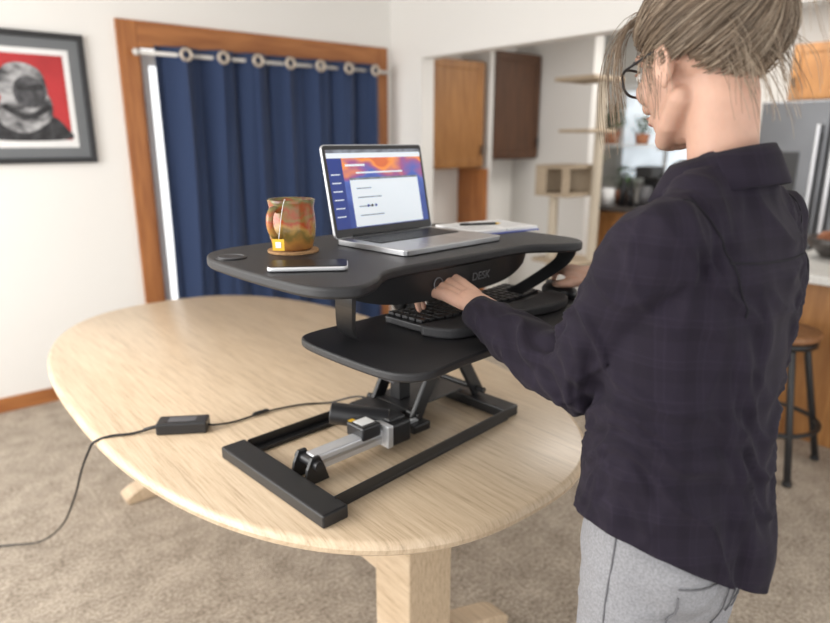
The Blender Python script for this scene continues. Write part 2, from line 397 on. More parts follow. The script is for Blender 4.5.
# framed picture
p=empty('framed_picture',(.75,YA-.02,1.715))
X0,X1,Z0,Z1=.42,1.035,1.375,2.055
fw=.030
boxes('frame',[(X0,X0+fw,YA-.03,YA-.002,Z0,Z1),(X1-fw,X1,YA-.03,YA-.002,Z0,Z1),(X0+fw,X1-fw,YA-.03,YA-.002,Z0,Z0+fw),(X0+fw,X1-fw,YA-.03,YA-.002,Z1-fw,Z1)],M['blackp'],p,bevel=.003)
box('mat_board',*rng(X0+fw,X1-fw,YA-.014,YA-.002,Z0+fw,Z1-fw),mat('mat_board_grey',(.16,.17,.18),.8,noise_s=10,noise_amt=.03),p)
box('print_paper',*rng(X0+.085,X1-.085,YA-.0155,YA-.0141,Z0+.085,Z1-.085),M['white'],p)
box('print_red_field',*rng(X0+.115,X1-.115,YA-.0165,YA-.0156,Z0+.125,Z1-.115),M['red'],p)
def flatshape(name,pts,y,m,par):
    P=catmull([(a,0,b) for a,b in pts],6); vs=[V((q.x,y,q.z)) for q in P]
    return meshobj(name,vs,[tuple(range(len(vs)))],m,par)
cx=(X0+X1)/2-.015; ZZ=Z0+.02
flatshape('figure_shoulders',[(cx-.175,ZZ+.108),(cx+.19,ZZ+.108),(cx+.185,ZZ+.17),(cx+.12,ZZ+.235),(cx,ZZ+.27),(cx-.12,ZZ+.25),(cx-.175,ZZ+.18)],YA-.0172,M['bwd'],p)
flatshape('figure_scarf',[(cx-.13,ZZ+.20),(cx-.02,ZZ+.14),(cx+.10,ZZ+.20),(cx+.13,ZZ+.28),(cx+.10,ZZ+.35),(cx,ZZ+.34),(cx-.10,ZZ+.33)],YA-.0178,M['bw'],p)
flatshape('figure_hood',[(cx-.10,ZZ+.31),(cx-.115,ZZ+.42),(cx-.07,ZZ+.485),(cx+.01,ZZ+.50),(cx+.085,ZZ+.465),(cx+.11,ZZ+.39),(cx+.10,ZZ+.30),(cx,ZZ+.33)],YA-.0181,M['bw'],p)
flatshape('figure_face',[(cx-.03,ZZ+.29),(cx+.05,ZZ+.275),(cx+.095,ZZ+.31),(cx+.105,ZZ+.385),(cx+.05,ZZ+.43),(cx-.02,ZZ+.42),(cx-.05,ZZ+.36)],YA-.0184,M['bwg'],p)
flatshape('figure_eyes',[(cx-.03,ZZ+.365),(cx+.03,ZZ+.36),(cx+.095,ZZ+.365),(cx+.09,ZZ+.395),(cx+.03,ZZ+.39),(cx-.03,ZZ+.40)],YA-.0187,M['bwd'],p)
flatshape('figure_scarf_fold',[(cx-.10,ZZ+.26),(cx,ZZ+.21),(cx+.11,ZZ+.26),(cx+.10,ZZ+.285),(cx,ZZ+.24),(cx-.09,ZZ+.29)],YA-.0190,M['bwd'],p)
# ------------------------------------------------------------------ KITCHEN
def cabinet(name,face,axis,a0,a1,z0,z1,depth,m,nd):
    e=empty(name,((a0+a1)/2,face+depth/2,z0) if axis=='y' else (face+depth/2,(a0+a1)/2,z0))
    def bx(nm,u0,u1,w0,w1,d0,d1,mm,bev=.003):
        if axis=='y': return box(nm,*rng(u0,u1,face+d0,face+d1,w0,w1),mm,e,bevel=bev)
        return box(nm,*rng(face+d0,face+d1,u0,u1,w0,w1),mm,e,bevel=bev)
    bx('carcass',a0,a1,z0,z1,.02,depth,m)
    w=(a1-a0)/nd
    for i in range(nd):
        u0=a0+w*i+.012;u1=a0+w*(i+1)-.012
        s=.055
        bx('door_panel_%d'%i,u0+s,u1-s,z0+.012+s,z1-.012-s,.008,.018,m)
        bx('stile_a%d'%i,u0,u0+s,z0+.012,z1-.012,0,.02,m); bx('stile_b%d'%i,u1-s,u1,z0+.012,z1-.012,0,.02,m)
        bx('rail_a%d'%i,u0+s,u1-s,z0+.012,z0+.012+s,0,.02,m); bx('rail_b%d'%i,u0+s,u1-s,z1-.012-s,z1-.012,0,.02,m)
        bx('handle_%d'%i,u1-s*.6,u1-s*.4,z0+.10,z0+.18,-.015,-.005,M['blackm'],0)
    return e
cabinet('kitchen_upper_cabinet',3.79,'y',3.34,3.92,1.28,2.10,.30,M['cab'],1)
cabinet('kitchen_upper_cabinet',3.79,'y',4.02,4.61,1.34,2.20,.30,M['cabd'],1)
cabinet('kitchen_upper_cabinet',5.38,'x',.9,2.08,1.78,2.18,.36,M['cab'],3)
box('trim_1',*rng(3.925,3.965,3.78,YA,0,1.27),M['trim'])
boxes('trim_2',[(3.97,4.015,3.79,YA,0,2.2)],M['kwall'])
e=cabinet('kitchen_base_cabinet',5.12,'x',2.12,3.95,0.0,.88,.62,M['cab'],4)
box('countertop',*rng(5.08,5.74,2.10,3.97,.88,.92),M['counterd'],e,bevel=.005)
w=empty('window_1',(XK,3.2,1.5))
box('pane',*rng(XK-.012,XK-.002,2.75,3.65,1.15,1.95),mat('window_daylight',(.75,.82,.88),.3,emit=.9,noise_s=3,noise_amt=.35),w)
boxes('frame',[(XK-.03,XK-.001,2.69,2.75,1.09,2.01),(XK-.03,XK-.001,3.65,3.71,1.09,2.01),(XK-.03,XK-.001,2.75,3.65,1.09,1.15),(XK-.03,XK-.001,2.75,3.65,1.95,2.01),(XK-.03,XK-.001,3.18,3.22,1.15,1.95)],M['white'],w,bevel=.003)
def plant(loc,n,s,spread=.55):
    e=empty('potted_plant',loc)
    lathe('pot',[(0,0),(s*.28,0),(s*.36,s*.5),(s*.33,s*.5),(s*.3,s*.4),(0,s*.4)],M['pot'],loc,e)
    vs=[];fs=[]
    for i in range(n):
        a=random.uniform(0,6.28); r=random.uniform(.1,spread)*s; z=s*(.5+random.uniform(0,.9)); l=s*.28
        b=V(loc)+V((r*math.cos(a),r*math.sin(a),z)); dr=V((math.cos(a),math.sin(a),random.uniform(-.6,.6))).normalized(); sd=dr.cross(V((0,0,1))).normalized()*l*.35
        k=len(vs); vs+=[b-dr*l*.5,b+sd,b+dr*l*.6,b-sd]; fs.append((k,k+1,k+2,k+3))
    meshobj('leaves',vs,fs,M['green'],e)
    curve('stems',[[V(loc)+V((0,0,s*.4)),V(loc)+V((s*.3*math.cos(a),s*.3*math.sin(a),s*1.1))] for a in (0,1,2,3,4,5)],.004,M['green'],e)
plant((5.34,3.74,.922),90,.32); plant((5.48,3.45,.922),70,.24)
e=empty('floating_shelf',(5.6,3.45,1.42))
boxes('boards',[(5.40,5.71,3.05,3.90,1.44,1.46)],M['white'],e,bevel=.003)
boxes('brackets',[(5.42,5.71,3.1,3.12,1.41,1.44),(5.42,5.71,3.83,3.85,1.41,1.44)],M['white'],e)
plant((5.54,3.68,1.461),120,.26); plant((5.54,3.34,1.461),70,.19)
e=empty('refrigerator',(5.35,1.6,0))
box('body',*rng(5.02,5.73,1.16,2.07,.02,1.76),M['dgrey'],e,bevel=.01)
boxes('doors',[(4.96,5.018,1.16,1.61,.62,1.76),(4.96,5.018,1.62,2.07,.62,1.76),(4.96,5.018,1.16,2.07,.06,.60)],M['steel'],e,bevel=.008)
boxes('handles',[(4.90,4.925,1.55,1.575,.75,1.6),(4.90,4.925,1.655,1.68,.75,1.6),(4.90,4.925,1.25,1.98,.52,.545)],M['alu'],e,bevel=.006)
boxes('handle_posts',[(4.92,4.962,1.555,1.57,.78,.8),(4.92,4.962,1.555,1.57,1.55,1.57),(4.92,4.962,1.66,1.675,.78,.8),(4.92,4.962,1.66,1.675,1.55,1.57),(4.92,4.962,1.3,1.32,.525,.54),(4.92,4.962,1.9,1.92,.525,.54)],M['alu'],e)
boxes('ice_dispenser',[(4.955,4.9595,1.78,1.93,1.10,1.42)],M['blackp'],e)
e=empty('coffee_maker',(5.3,3.05,.92))
boxes('body',[(5.16,5.36,2.98,3.14,.922,.96),(5.28,5.36,2.98,3.14,.96,1.24),(5.14,5.36,2.98,3.14,1.18,1.28)],M['blackp'],e,bevel=.01)
lathe('carafe',[(0,0),(.055,0),(.065,.06),(.05,.14),(.04,.15)],M['dgrey'],(5.215,3.06,.962),e)
for i,(yy,hh,mm) in enumerate(((2.20,.20,'cork'),(2.34,.26,'white'),(2.47,.18,'pot'))):
    lathe('kitchen_canister',[(0,0),(.05,0),(.052,hh*.8),(.035,hh*.9),(.03,hh),(0,hh)],M[mm],(5.3,yy,.922))
for yy,hh in((3.20,.24),(3.28,.30)):
    lathe('glass_bottle',[(0,0),(.032,0),(.034,hh*.6),(.014,hh*.75),(.013,hh),(0,hh)],M['blackp'],(5.20,yy,.922))
lathe('utensil_crock',[(0,0),(.055,0),(.06,.15),(.052,.15),(.05,.02),(0,.02)],M['white'],(5.18,3.42,.922))
e=empty('leather_bag',(5.22,2.75,.92))
pts=[(-.17,0),(.17,0),(.16,.16),(.12,.25),(.04,.28),(-.06,.27),(-.13,.22),(-.17,.12)]
P=catmull([(a,b,0) for a,b in pts],5)
vs=[V((5.13,2.75+q.x,.924+max(q.y,0))) for q in P]+[V((5.29,2.75+q.x*.9,.924+max(q.y,0)*.95)) for q in P]; n=len(P)
shade(meshobj('bag_body',vs,[tuple(range(n)),tuple(range(n,2*n))]+[(j,(j+1)%n,(j+1)%n+n,j+n) for j in range(n)],M['leather'],e,bevel=.02,seg=3))
wire('bag_strap',[(5.2,2.61,1.12),(5.2,2.64,1.25),(5.2,2.75,1.33),(5.2,2.86,1.25),(5.2,2.88,1.12)],.012,M['leather'],e)
e=empty('cat_tree',(3.98,2.92,0))
box('base',*rng(3.78,4.18,2.70,3.14,0,.04),M['beige'],e,bevel=.01)
v,f=join([cyldata((4.08,2.80,.04),(4.08,2.80,1.93),.035),cyldata((3.92,3.05,.04),(3.92,3.05,1.10),.035)]); shade(meshobj('posts',v,f,mat('sisal',(.55,.48,.38),.9,bump=.5,bump_s=150),e))
boxes('platforms',[(3.86,4.22,2.72,3.06,1.90,1.93),(3.86,4.2,2.74,3.0,1.55,1.575),(3.82,4.2,2.76,3.16,.6,.63)],M['beige'],e,bevel=.008)
boxes('condo',[(3.80,4.18,2.84,3.14,1.10,1.125),(3.80,4.18,2.84,3.14,1.30,1.325),(3.80,4.18,3.12,3.14,1.125,1.30),(4.16,4.18,2.84,3.12,1.125,1.30),(3.80,3.82,3.04,3.12,1.125,1.30),(3.80,3.82,2.84,2.90,1.125,1.30)],M['beige'],e,bevel=.004)
e=empty('kitchen_peninsula',(3.6,.6,0))
boxes('side_panel',[(3.48,4.0,.0,1.22,0,.88)],M['cab'],e,bevel=.004)
boxes('panel_battens',[(3.465,3.48,.0,.08,0.0,.88),(3.465,3.48,.57,.65,0,.88),(3.465,3.48,1.14,1.22,0,.88)],M['cab'],e,bevel=.003)
box('countertop',*rng(3.14,4.05,-.05,1.27,.88,.92),M['counter'],e,bevel=.008)
e=empty('fruit_bowl',(3.72,1.10,.92))
lathe('bowl',[(0,0),(.06,0),(.12,.06),(.14,.10),(.13,.10),(.11,.06),(0,.015)],M['counterd'],(3.72,1.10,.922),e)
v,f=join([elldata((3.72+a,1.10+b,1.01+c2),(.04,.04,.04)) for a,b,c2 in((0,0.05,0),(.05,-.03,0),(-.05,-.02,0),(0,0,.03))]); meshobj('fruit',v,f,M['pot'],e,smooth=True)
def stool(cx,cy):
    e=empty('bar_stool',(cx,cy,0))
    lathe('seat',[(0,.625),(.155,.625),(.172,.635),(.176,.65),(.168,.662),(.12,.660),(0,.655)],M['stoolw'],(cx,cy,0),e)
    lathe('seat_ring',[(.13,.60),(.165,.60),(.165,.625),(.13,.625),(.13,.60)],M['blackm'],(cx,cy,0),e)
    ps=[]
    for a in (45,135,225,315):
        a=math.radians(a+2); ca,sa=math.cos(a),math.sin(a)
        ps.append(tubedata([(cx+.13*ca,cy+.13*sa,.615),(cx+.26*ca,cy+.26*sa,.02)],[.016,.016],12))
        ps.append(cyldata((cx+.26*ca,cy+.26*sa,0),(cx+.26*ca,cy+.26*sa,.02),.02))
    n=32; ring=[V((cx+.218*math.cos(2*math.pi*j/n),cy+.218*math.sin(2*math.pi*j/n),.22)) for j in range(n+1)]
    v,f=join(ps); meshobj('legs',v,f,M['blackm'],e,smooth=True)
    curve('foot_ring',[ring],.011,M['blackm'],e)
stool(3.11,1.09)
# ------------------------------------------------------------------ TABLE
t=empty('dining_table',(.97,1.92,0))
def superell(cx,cy,a,b,n,k=120):
    out=[]
    for i in range(k):
        th=2*math.pi*i/k; c=math.cos(th); s=math.sin(th)
        out.append((cx+a*math.copysign(abs(c)**(2/n),c),cy+b*math.copysign(abs(s)**(2/n),s)))
    return out
TZ=.75
def ring_solid(name,prof,a,b,n,m,par,cx=.970,cy=1.925,k=140):
    vs=[]
    for off,z in prof:
        for x,y in superell(cx,cy,a+off,b+off,n,k): vs.append(V((x,y,z)))
    fs=[]
    for i in range(len(prof)-1):
        for j in range(k): fs.append((i*k+j,i*k+(j+1)%k,(i+1)*k+(j+1)%k,(i+1)*k+j))
    fs.append(tuple(range(k))[::-1]); L=(len(prof)-1)*k; fs.append(tuple(range(L,L+k)))
    return shade(meshobj(name,vs,fs,m,par),30)
ring_solid('top',[(-.03,.712),(-.012,.715),(-.002,.724),(0,.735),(-.003,.742),(-.008,.747),(-.014,.75)],.633,1.16,2.5,M['table'],t)
for yy in (1.17,2.67):
    s='near' if yy<2 else 'far'
    box('post_'+s,*rng(.90,1.05,yy-.075,yy+.075,.10,.68),M['table'],t,bevel=.006)
    box('cleat_'+s,*rng(.60,1.35,yy-.05,yy+.05,.66,.711),M['table'],t,bevel=.01)
    pr=[(.62,0.0),(.74,0.0),(.80,.02),(1.15,.02),(1.21,0),(1.33,0),(1.34,.03),(1.30,.055),(1.12,.11),(.83,.11),(.65,.055),(.61,.03)]
    n=len(pr); vs=[V((a,yy-.045,b)) for a,b in pr]+[V((a,yy+.045,b)) for a,b in pr]
    meshobj('foot_'+s,vs,[tuple(range(n)),tuple(range(n,2*n))]+[(j,(j+1)%n,(j+1)%n+n,j+n) for j in range(n)],M['table'],t,bevel=.008)
box('stretcher',*rng(.955,.995,1.245,2.595,.28,.38),M['table'],t,bevel=.006)
box('apron_rail',*rng(.93,1.02,1.22,2.62,.66,.711),M['table'],t)
# ------------------------------------------------------------------ STANDING DESK CONVERTER
DC=V((.945,1.13,0)); RZ=math.radians(4)
dk=empty('standing_desk_converter',(DC.x,DC.y,TZ),RZ)
def B(name,x0,x1,y0,y1,z0,z1,m,bevel=.002,rot=None):
    c_,s_=rng(x0,x1,y0,y1,z0-TZ,z1-TZ); return box(name,c_,s_,m,dk,False,bevel,rot)
ZD=1.26; ZT=1.10
half=[(-.20,.300),(-.34,.285),(-.405,.215),(-.422,.08),(-.422,-.10),(-.407,-.190),(-.355,-.230),(-.295,-.210),(-.245,-.172),(-.19,-.157),(-.10,-.155)]
out=half+[(-a*.965,b) for a,b in half[::-1]]
P=catmull([(a,b,0) for a,b in out],6)
prism('desktop',[(q.x,q.y) for q in P],ZD-.022-TZ,ZD-TZ,M['black'],dk,False,bevel=.006)
half=[(-.15,.05),(-.25,.05),(-.300,.03),(-.316,-.04),(-.316,-.20),(-.300,-.275),(-.25,-.305),(-.13,-.298)]
out=half+[(-a*1.35,b) for a,b in half[::-1]]
P=catmull([(a,b,0) for a,b in out],6)
prism('keyboard_tray',[(q.x,q.y) for q in P],ZT-.018-TZ,ZT-TZ,M['black'],dk,False,bevel=.005)
n=30; vs=[];fs=[]
for i in range(n+1):
    u=-1+2*i/n; x=u*.275; y=-.150+.03*abs(u)**2.5
    zb=1.172+.03*abs(u)**4
    for yy,zz in ((y,1.237),(y+.01,zb),(y+.025,zb),(y+.02,1.237)): vs.append(V((x,yy,zz-TZ)))
for i in range(n):
    for j in range(4): fs.append((i*4+j,i*4+(j+1)%4,(i+1)*4+(j+1)%4,(i+1)*4+j))
fs+=[(0,1,2,3),(n*4,n*4+3,n*4+2,n*4+1)]
shade(meshobj('front_panel',vs,fs,M['blackm'],dk,False))
tx=bpy.data.curves.new('lettering','FONT'); tx.body='DESK'; tx.size=.026; tx.extrude=.0004; tx.align_x='CENTER'; tx.materials.append(M['print'])
to=bpy.data.objects.new('lettering',tx); COL.objects.link(to); to.parent=dk; to.location=(.065,-.1495,1.198-TZ); to.rotation_euler=(math.radians(97),0,0)
rg=[V((-.07+.013*math.cos(a),-.1475,1.207-TZ+.013*math.sin(a))) for a in [2*math.pi*j/24 for j in range(20)]]
curve('logo_ring',[rg],.0012,M['print'],dk,False)
for sx in(-1,1):
    path=catmull([(sx*.345,-.19,1.237-TZ),(sx*.335,-.175,1.20-TZ),(sx*.275,-.10,1.13-TZ),(sx*.20,-.03,1.085-TZ)],6,False)
    vs=[];fs=[]
    for q in path:
        for a,b in((-.024,0),(.024,0),(.024,.006),(-.024,.006)): vs.append(q+V((b*sx*1.5,a,b)))
    for i in range(len(path)-1):
        for j in range(4): fs.append((i*4+j,i*4+(j+1)%4,(i+1)*4+(j+1)%4,(i+1)*4+j))
    k=(len(path)-1)*4; fs+=[(0,3,2,1),(k,k+1,k+2,k+3)]
    meshobj('tray_bracket_%s'%('l' if sx<0 else 'r'),vs,fs,M['blackm'],dk,False)
for yy in(.06,.24): B('top_rail_%d'%(yy*100),-.34,.36,yy-.012,yy+.012,1.205,1.237,M['blackm'])
B('tray_rail',-.25,.25,-.03,.0,1.058,1.081,M['blackm'])
B('base_foot_l',-.377,-.313,-.132,.285,.751,.781,M['blackm'],.004)
B('base_foot_r',.292,.350,-.060,.285,.751,.781,M['blackm'],.004)
rotr=Matrix.Rotation(math.radians(2.8),3,'Z')
box('base_rail_front',(-.010,-.065,.0065),(.62,.03,.011),M['blackm'],dk,False,bevel=.002,rot=rotr)
box('base_rail_lip_front',(-.010,-.0785,.0235),(.62,.004,.024),M['blackm'],dk,False,bevel=.001,rot=rotr)
B('base_rail_back',-.315,.300,.242,.268,.751,.762,M['blackm']); B('base_rail_lip_back',-.315,.300,.264,.268,.762,.785,M['blackm'])
def arm(name,p,q,w,th):
    p=V(p);q=V(q); p.z-=TZ;q.z-=TZ; d_=(q-p); L=d_.length; ang=math.atan2(d_.z,d_.x)
    box(name,(p+q)/2,(L,th,w),M['blackm'],dk,False,bevel=.004,rot=Matrix.Rotation(-ang,3,'Y'))
for yy,nm in((.06,'f'),(.22,'b')):
    arm('scissor_a_'+nm,(.06,yy,.785),(.31,yy,1.215),.040,.014)
    arm('scissor_b_'+nm,(.335,yy+.018,.785),(.07,yy+.018,1.215),.040,.014)
for (x,z) in((.063,.80),(.325,.80),(.20,1.0),(.30,1.2),(.08,1.2)):
    cyl('pivot_%d_%d'%(x*1000,z*100),(x,.045,z-TZ),(x,.25,z-TZ),.008,M['blackm'],dk,False)
B('actuator_tube',-.275,-.05,.035,.075,.772,.810,M['silver'],.004)
B('actuator_tube_groove',-.27,-.055,.0335,.0348,.788,.796,M['alu'],0)
B('actuator_shaft',-.05,.065,.05,.06,.785,.797,M['silver'],.002)
for yy in(.025,.077): 
    pr=[(-.311,.7515),(-.245,.7515),(-.258,.79),(-.27,.815),(-.29,.815),(-.303,.79)]
    n=len(pr); vs=[V((a,yy,b-TZ)) for a,b in pr]+[V((a,yy+.008,b-TZ)) for a,b in pr]
    meshobj('mount_%d'%(yy*1000),vs,[tuple(range(n)),tuple(range(n,2*n))]+[(j,(j+1)%n,(j+1)%n+n,j+n) for j in range(n)],M['blackm'],dk,False)
cyl('mount_pin',(-.28,.012,.797-TZ),(-.28,.095,.797-TZ),.011,M['blackp'],dk,False)
B('gearbox',-.075,.005,.015,.10,.765,.822,M['blackp'],.006)
B('gearbox_plate',-.077,-.060,.010,.08,.768,.826,M['silver'],.002)
cyl('motor',(-.03,.06,.815-TZ),(-.13,.17,.83-TZ),.028,M['blackp'],dk,False,bevel=.003)
B('gear_cover',-.055,.0,.03,.095,.79,.832,M['blackp'],.005)
B('gear_label',-.13,-.09,.045,.08,.8352,.8362,M['label'],0)
B('gear_cover_b',-.14,-.082,.03,.095,.800,.835,M['blackp'],.005)
B('warning_label',-.135,-.12,.082,.094,.8352,.8362,M['yellow'],0)
B('control_box',.04,.20,.12,.21,.875,.920,M['dgrey'],.006)
B('control_box_label',.06,.12,.135,.185,.9202,.921,M['label'],0)
B('cross_shelf',-.02,.28,.09,.235,.80,.806,M['blackm'])
B('support_post',.09,.13,.15,.19,.806,.876,M['blackm'])
B('carriage',.03,.09,.03,.24,.762,.785,M['blackm'],.004)
cyl('cable_grommet',(-.375,.165,ZD-TZ),(-.375,.165,ZD-TZ+.003),.032,M['blackp'],dk,False)
rg=[V((-.375+.026*math.cos(a),.165+.026*math.sin(a),ZD-TZ+.003)) for a in [2*math.pi*j/32 for j in range(33)]]
curve('cable_grommet_ring',[rg],.0015,M['dgrey'],dk,False)
# ------------------------------------------------------------------ KEYBOARD + MOUSE
kc=V((1.075,1.045,ZT)); kb=empty('ergonomic_keyboard',kc,math.radians(4))
out=[(-.215,.085),(-.10,.092),(0,.085),(.10,.092),(.215,.085),(.225,.06),(.222,-.045),(.20,-.06),(.10,-.062),(0,-.045),(-.10,-.062),(-.20,-.06),(-.222,-.045),(-.225,.06)]
P=catmull([(a,b,0) for a,b in out],5)
prism('case',[(q.x,q.y) for q in P],.001,.018,M['blackp'],kb,False,bevel=.004)
ks=[]
for r in range(5):
    for c_ in range(19):
        x=-.205+c_*.0226
        if abs(x)<.012: continue
        y=.07-r*.0225+.006*math.cos(x*28)
        ks.append(boxdata((x,y,.0215),(.0185,.0185,.007)))
v,f=join(ks); meshobj('keys',v,f,M['key'],kb,False,bevel=.0015)
out=[(-.225,-.04),(-.10,-.062),(0,-.048),(.10,-.062),(.225,-.04),(.235,-.07),(.205,-.118),(.12,-.135),(0,-.118),(-.12,-.135),(-.205,-.118),(-.235,-.07)]
P=catmull([(a,b,0) for a,b in out],6)
prism('palm_rest',[(q.x,q.y) for q in P],.001,.024,M['rubber'],kb,False,bevel=.009,seg=4)
MX=V((1.355,1.020,ZT))
ms=empty('computer_mouse',MX)
ell=elldata((MX.x,MX.y,ZT+.014),(.032,.054,.026)); vv=[V((q.x,q.y,max(q.z,ZT+.001))) for q in ell[0]]
meshobj('shell',vv,ell[1],M['blackp'],ms,smooth=True)
cyl('scroll_wheel',(MX.x-.004,MX.y+.035,ZT+.032),(MX.x+.004,MX.y+.035,ZT+.032),.008,M['dgrey'],ms)
# ------------------------------------------------------------------ LAPTOP
lp=empty('laptop',(.988,1.285,ZD),math.radians(5))
LW,LD=.330,.235
def rrect(w,h,r,k=6):
    o=[]
    for cx_,cy_,a0 in((w/2-r,h/2-r,0),(-w/2+r,h/2-r,90),(-w/2+r,-h/2+r,180),(w/2-r,-h/2+r,270)):
        for i in range(k+1):
            a=math.radians(a0+90*i/k); o.append((cx_+r*math.cos(a),cy_+r*math.sin(a)))
    return o
prism('base',[(x,y-LD/2) for x,y in rrect(LW,LD,.012)],.001,.014,M['alu'],lp,False,bevel=.002)
box('keyboard_well',*rng(-.135,.135,-.125,-.02,.0141,.0146),M['key'],lp,False)
ks=[boxdata((-.125+i*.0193,-.032-j*.0195,.0152),(.0165,.0165,.0012)) for i in range(14) for j in range(5)]
v,f=join(ks); meshobj('keys',v,f,M['key'],lp,False)
box('trackpad',*rng(-.06,.06,-.225,-.14,.0141,.0145),mat('trackpad',(.45,.46,.48),.3,.7,noise_s=20,noise_amt=.04),lp,False)
tilt=math.radians(12)
Rt=Matrix.Translation(V((0,.002,.012)))@Matrix.Rotation(math.radians(90)-tilt,4,'X')
def lidmesh(name,d0,d1,m,out):
    n=len(out); vs=[Rt@V((x,y,d0)) for x,y in out]+[Rt@V((x,y,d1)) for x,y in out]
    return meshobj(name,vs,[tuple(range(n)),tuple(range(n,2*n))]+[(j,(j+1)%n,(j+1)%n+n,j+n) for j in range(n)],m,lp,False)
SH=.222
rot2=lambda L_: [(x,y+SH/2) for x,y in L_]
lidmesh('lid',-.006,0,M['alu'],rot2(rrect(LW,SH,.01)))
lidmesh('bezel',.0001,.0006,M['blackp'],rot2(rrect(LW-.004,SH-.004,.008)))
def scr(name,x0,x1,y0,y1,d,m):
    k=LW/.318; x0*=k; x1*=k
    me=bpy.data.meshes.new(name); me.from_pydata([(x0,y0,0),(x1,y0,0),(x1,y1,0),(x0,y1,0)],[],[(0,1,2,3)]); me.materials.append(m)
    o=bpy.data.objects.new(name,me); COL.objects.link(o); o.parent=lp; o.matrix_local=Rt@Matrix.Translation(V((0,0,d))); return o
scr('screen_wallpaper',-.150,.150,.016,.210,.0008,M['screenbg'])
scr('screen_tab_bar',-.150,.150,.202,.210,.0010,M['scrt'])
scr('screen_address_bar',-.150,.150,.190,.202,.0010,M['scrw'])
scr('screen_sidebar',-.150,-.108,.022,.190,.0010,M['scrb'])
scr('screen_window',-.092,.130,.024,.142,.0010,M['scrw'])
scr('screen_window_header',-.092,.130,.137,.142,.0012,M['scrt'])
scr('screen_title_a',-.10,-.04,.170,.175,.0012,M['scrw'])
scr('screen_title_b',-.07,.08,.152,.156,.0012,M['scrw'])
for i in range(4): scr('screen_text_%d'%i,-.075,-.03+.03*(i%2),.115-i*.022,.1175-i*.022,.0012,M['scrt'])
for i in range(6): scr('screen_side_text_%d'%i,-.144,-.118,.15-i*.02,.1525-i*.02,.0012,M['scrw'])
for i in range(3): scr('screen_logo_%d'%i,-.05+i*.012,-.043+i*.012,.070,.076,.0013,M['blackp'] if i%2 else M['scrb'])
scr('screen_dock',-.150,.150,.016,.022,.0011,M['blackp'])
box('hinge',*rng(-.11,.11,-.002,.008,.006,.018),M['blackp'],lp,False)
# ------------------------------------------------------------------ MUG, COASTER, PHONE, NOTEBOOK
mx=V((.700,1.255,ZD))
cs=empty('coaster',mx); 
prism('coaster_disc',[(mx.x+.056*math.cos(a),mx.y+.056*math.sin(a)) for a in [2*math.pi*j/40 for j in range(40)]],ZD+.0005,ZD+.006,M['cork'],cs,bevel=.001)
mg=empty('coffee_mug',(mx.x,mx.y,ZD+.0065))
lathe('cup',[(0,0),(.038,0),(.044,.006),(.050,.028),(.0515,.05),(.050,.075),(.0485,.092),(.050,.102),(.0515,.108),(.050,.110),(.047,.108),(.045,.095),(.046,.05),(.038,.012),(0,.010)],M['mug'],(0,0,0),mg,False,n=56)
lathe('coffee',[(0,.090),(.0455,.090)],mat('coffee',(.02,.01,.005),.1,noise_s=10),(0,0,0),mg,False)
ang=math.radians(205); hd=V((math.cos(ang),math.sin(ang),0))
hp=[hd*.048+V((0,0,.088)),hd*.064+V((0,0,.094)),hd*.078+V((0,0,.078)),hd*.076+V((0,0,.052)),hd*.062+V((0,0,.034)),hd*.046+V((0,0,.030))]
v,f=tubedata(catmull(hp,5,False),[(.0085,.006)]*26,10,side=V((-hd.y,hd.x,0))); meshobj('handle',v,f,M['mug'],mg,False,smooth=True)
a_=Matrix.Rotation(math.radians(-50),3,'Z')
tagp=V((-.066,-.056,.022))
box('tea_tag',tagp,(.026,.0012,.024),M['yellow'],mg,False,rot=a_)
box('tea_tag_print',tagp+V((-.0008,-.0009,0)),(.012,.0006,.012),M['label'],mg,False,rot=a_)
wire('tea_string',[(-.034,-.036,.111),(-.040,-.043,.112),(-.050,-.049,.09),(-.064,-.055,.034)],.0007,M['label'],mg,False)
ph=empty('smartphone',(.625,1.065,ZD),math.radians(-40+6))
prism('case',rrect(.152,.075,.012),.001,.010,M['silver'],ph,False,bevel=.003)
prism('screen_glass',rrect(.148,.071,.010),.0101,.0108,mat('phone_glass',(.008,.009,.011),.30,noise_s=5,spec=.25),ph,False)
nb=empty('notebook',(1.295,1.235,ZD),math.radians(-6))
for sx in(-1,1):
    prism('pages_%s'%('l' if sx<0 else 'r'),[(x+sx*.058,y) for x,y in rrect(.112,.17,.003)],.003,.012,M['white'],nb,False,bevel=.002)
prism('cover',rrect(.236,.18,.005),.0005,.0029,mat('notebook_cover',(.12,.16,.5),.5,noise_s=10),nb,False)
v,f=join([boxdata((sx*.058,.07-i*.012,.01205),(.095,.0008,.0003)) for sx in(-1,1) for i in range(12)]); meshobj('ruled_lines',v,f,M['dgrey'],nb,False)
pn=empty('pen',(1.245,1.24,ZD+.016))
v,f=tubedata([(1.23,1.27,ZD+.0158),(1.32,1.225,ZD+.0158)],[.0034,.0034],10); meshobj('barrel',v,f,M['blackp'],pn,smooth=True)
v,f=tubedata([(1.322,1.224,ZD+.0158),(1.333,1.2185,ZD+.0158)],[.003,.001],10); meshobj('tip',v,f,M['yellow'],pn,smooth=True)
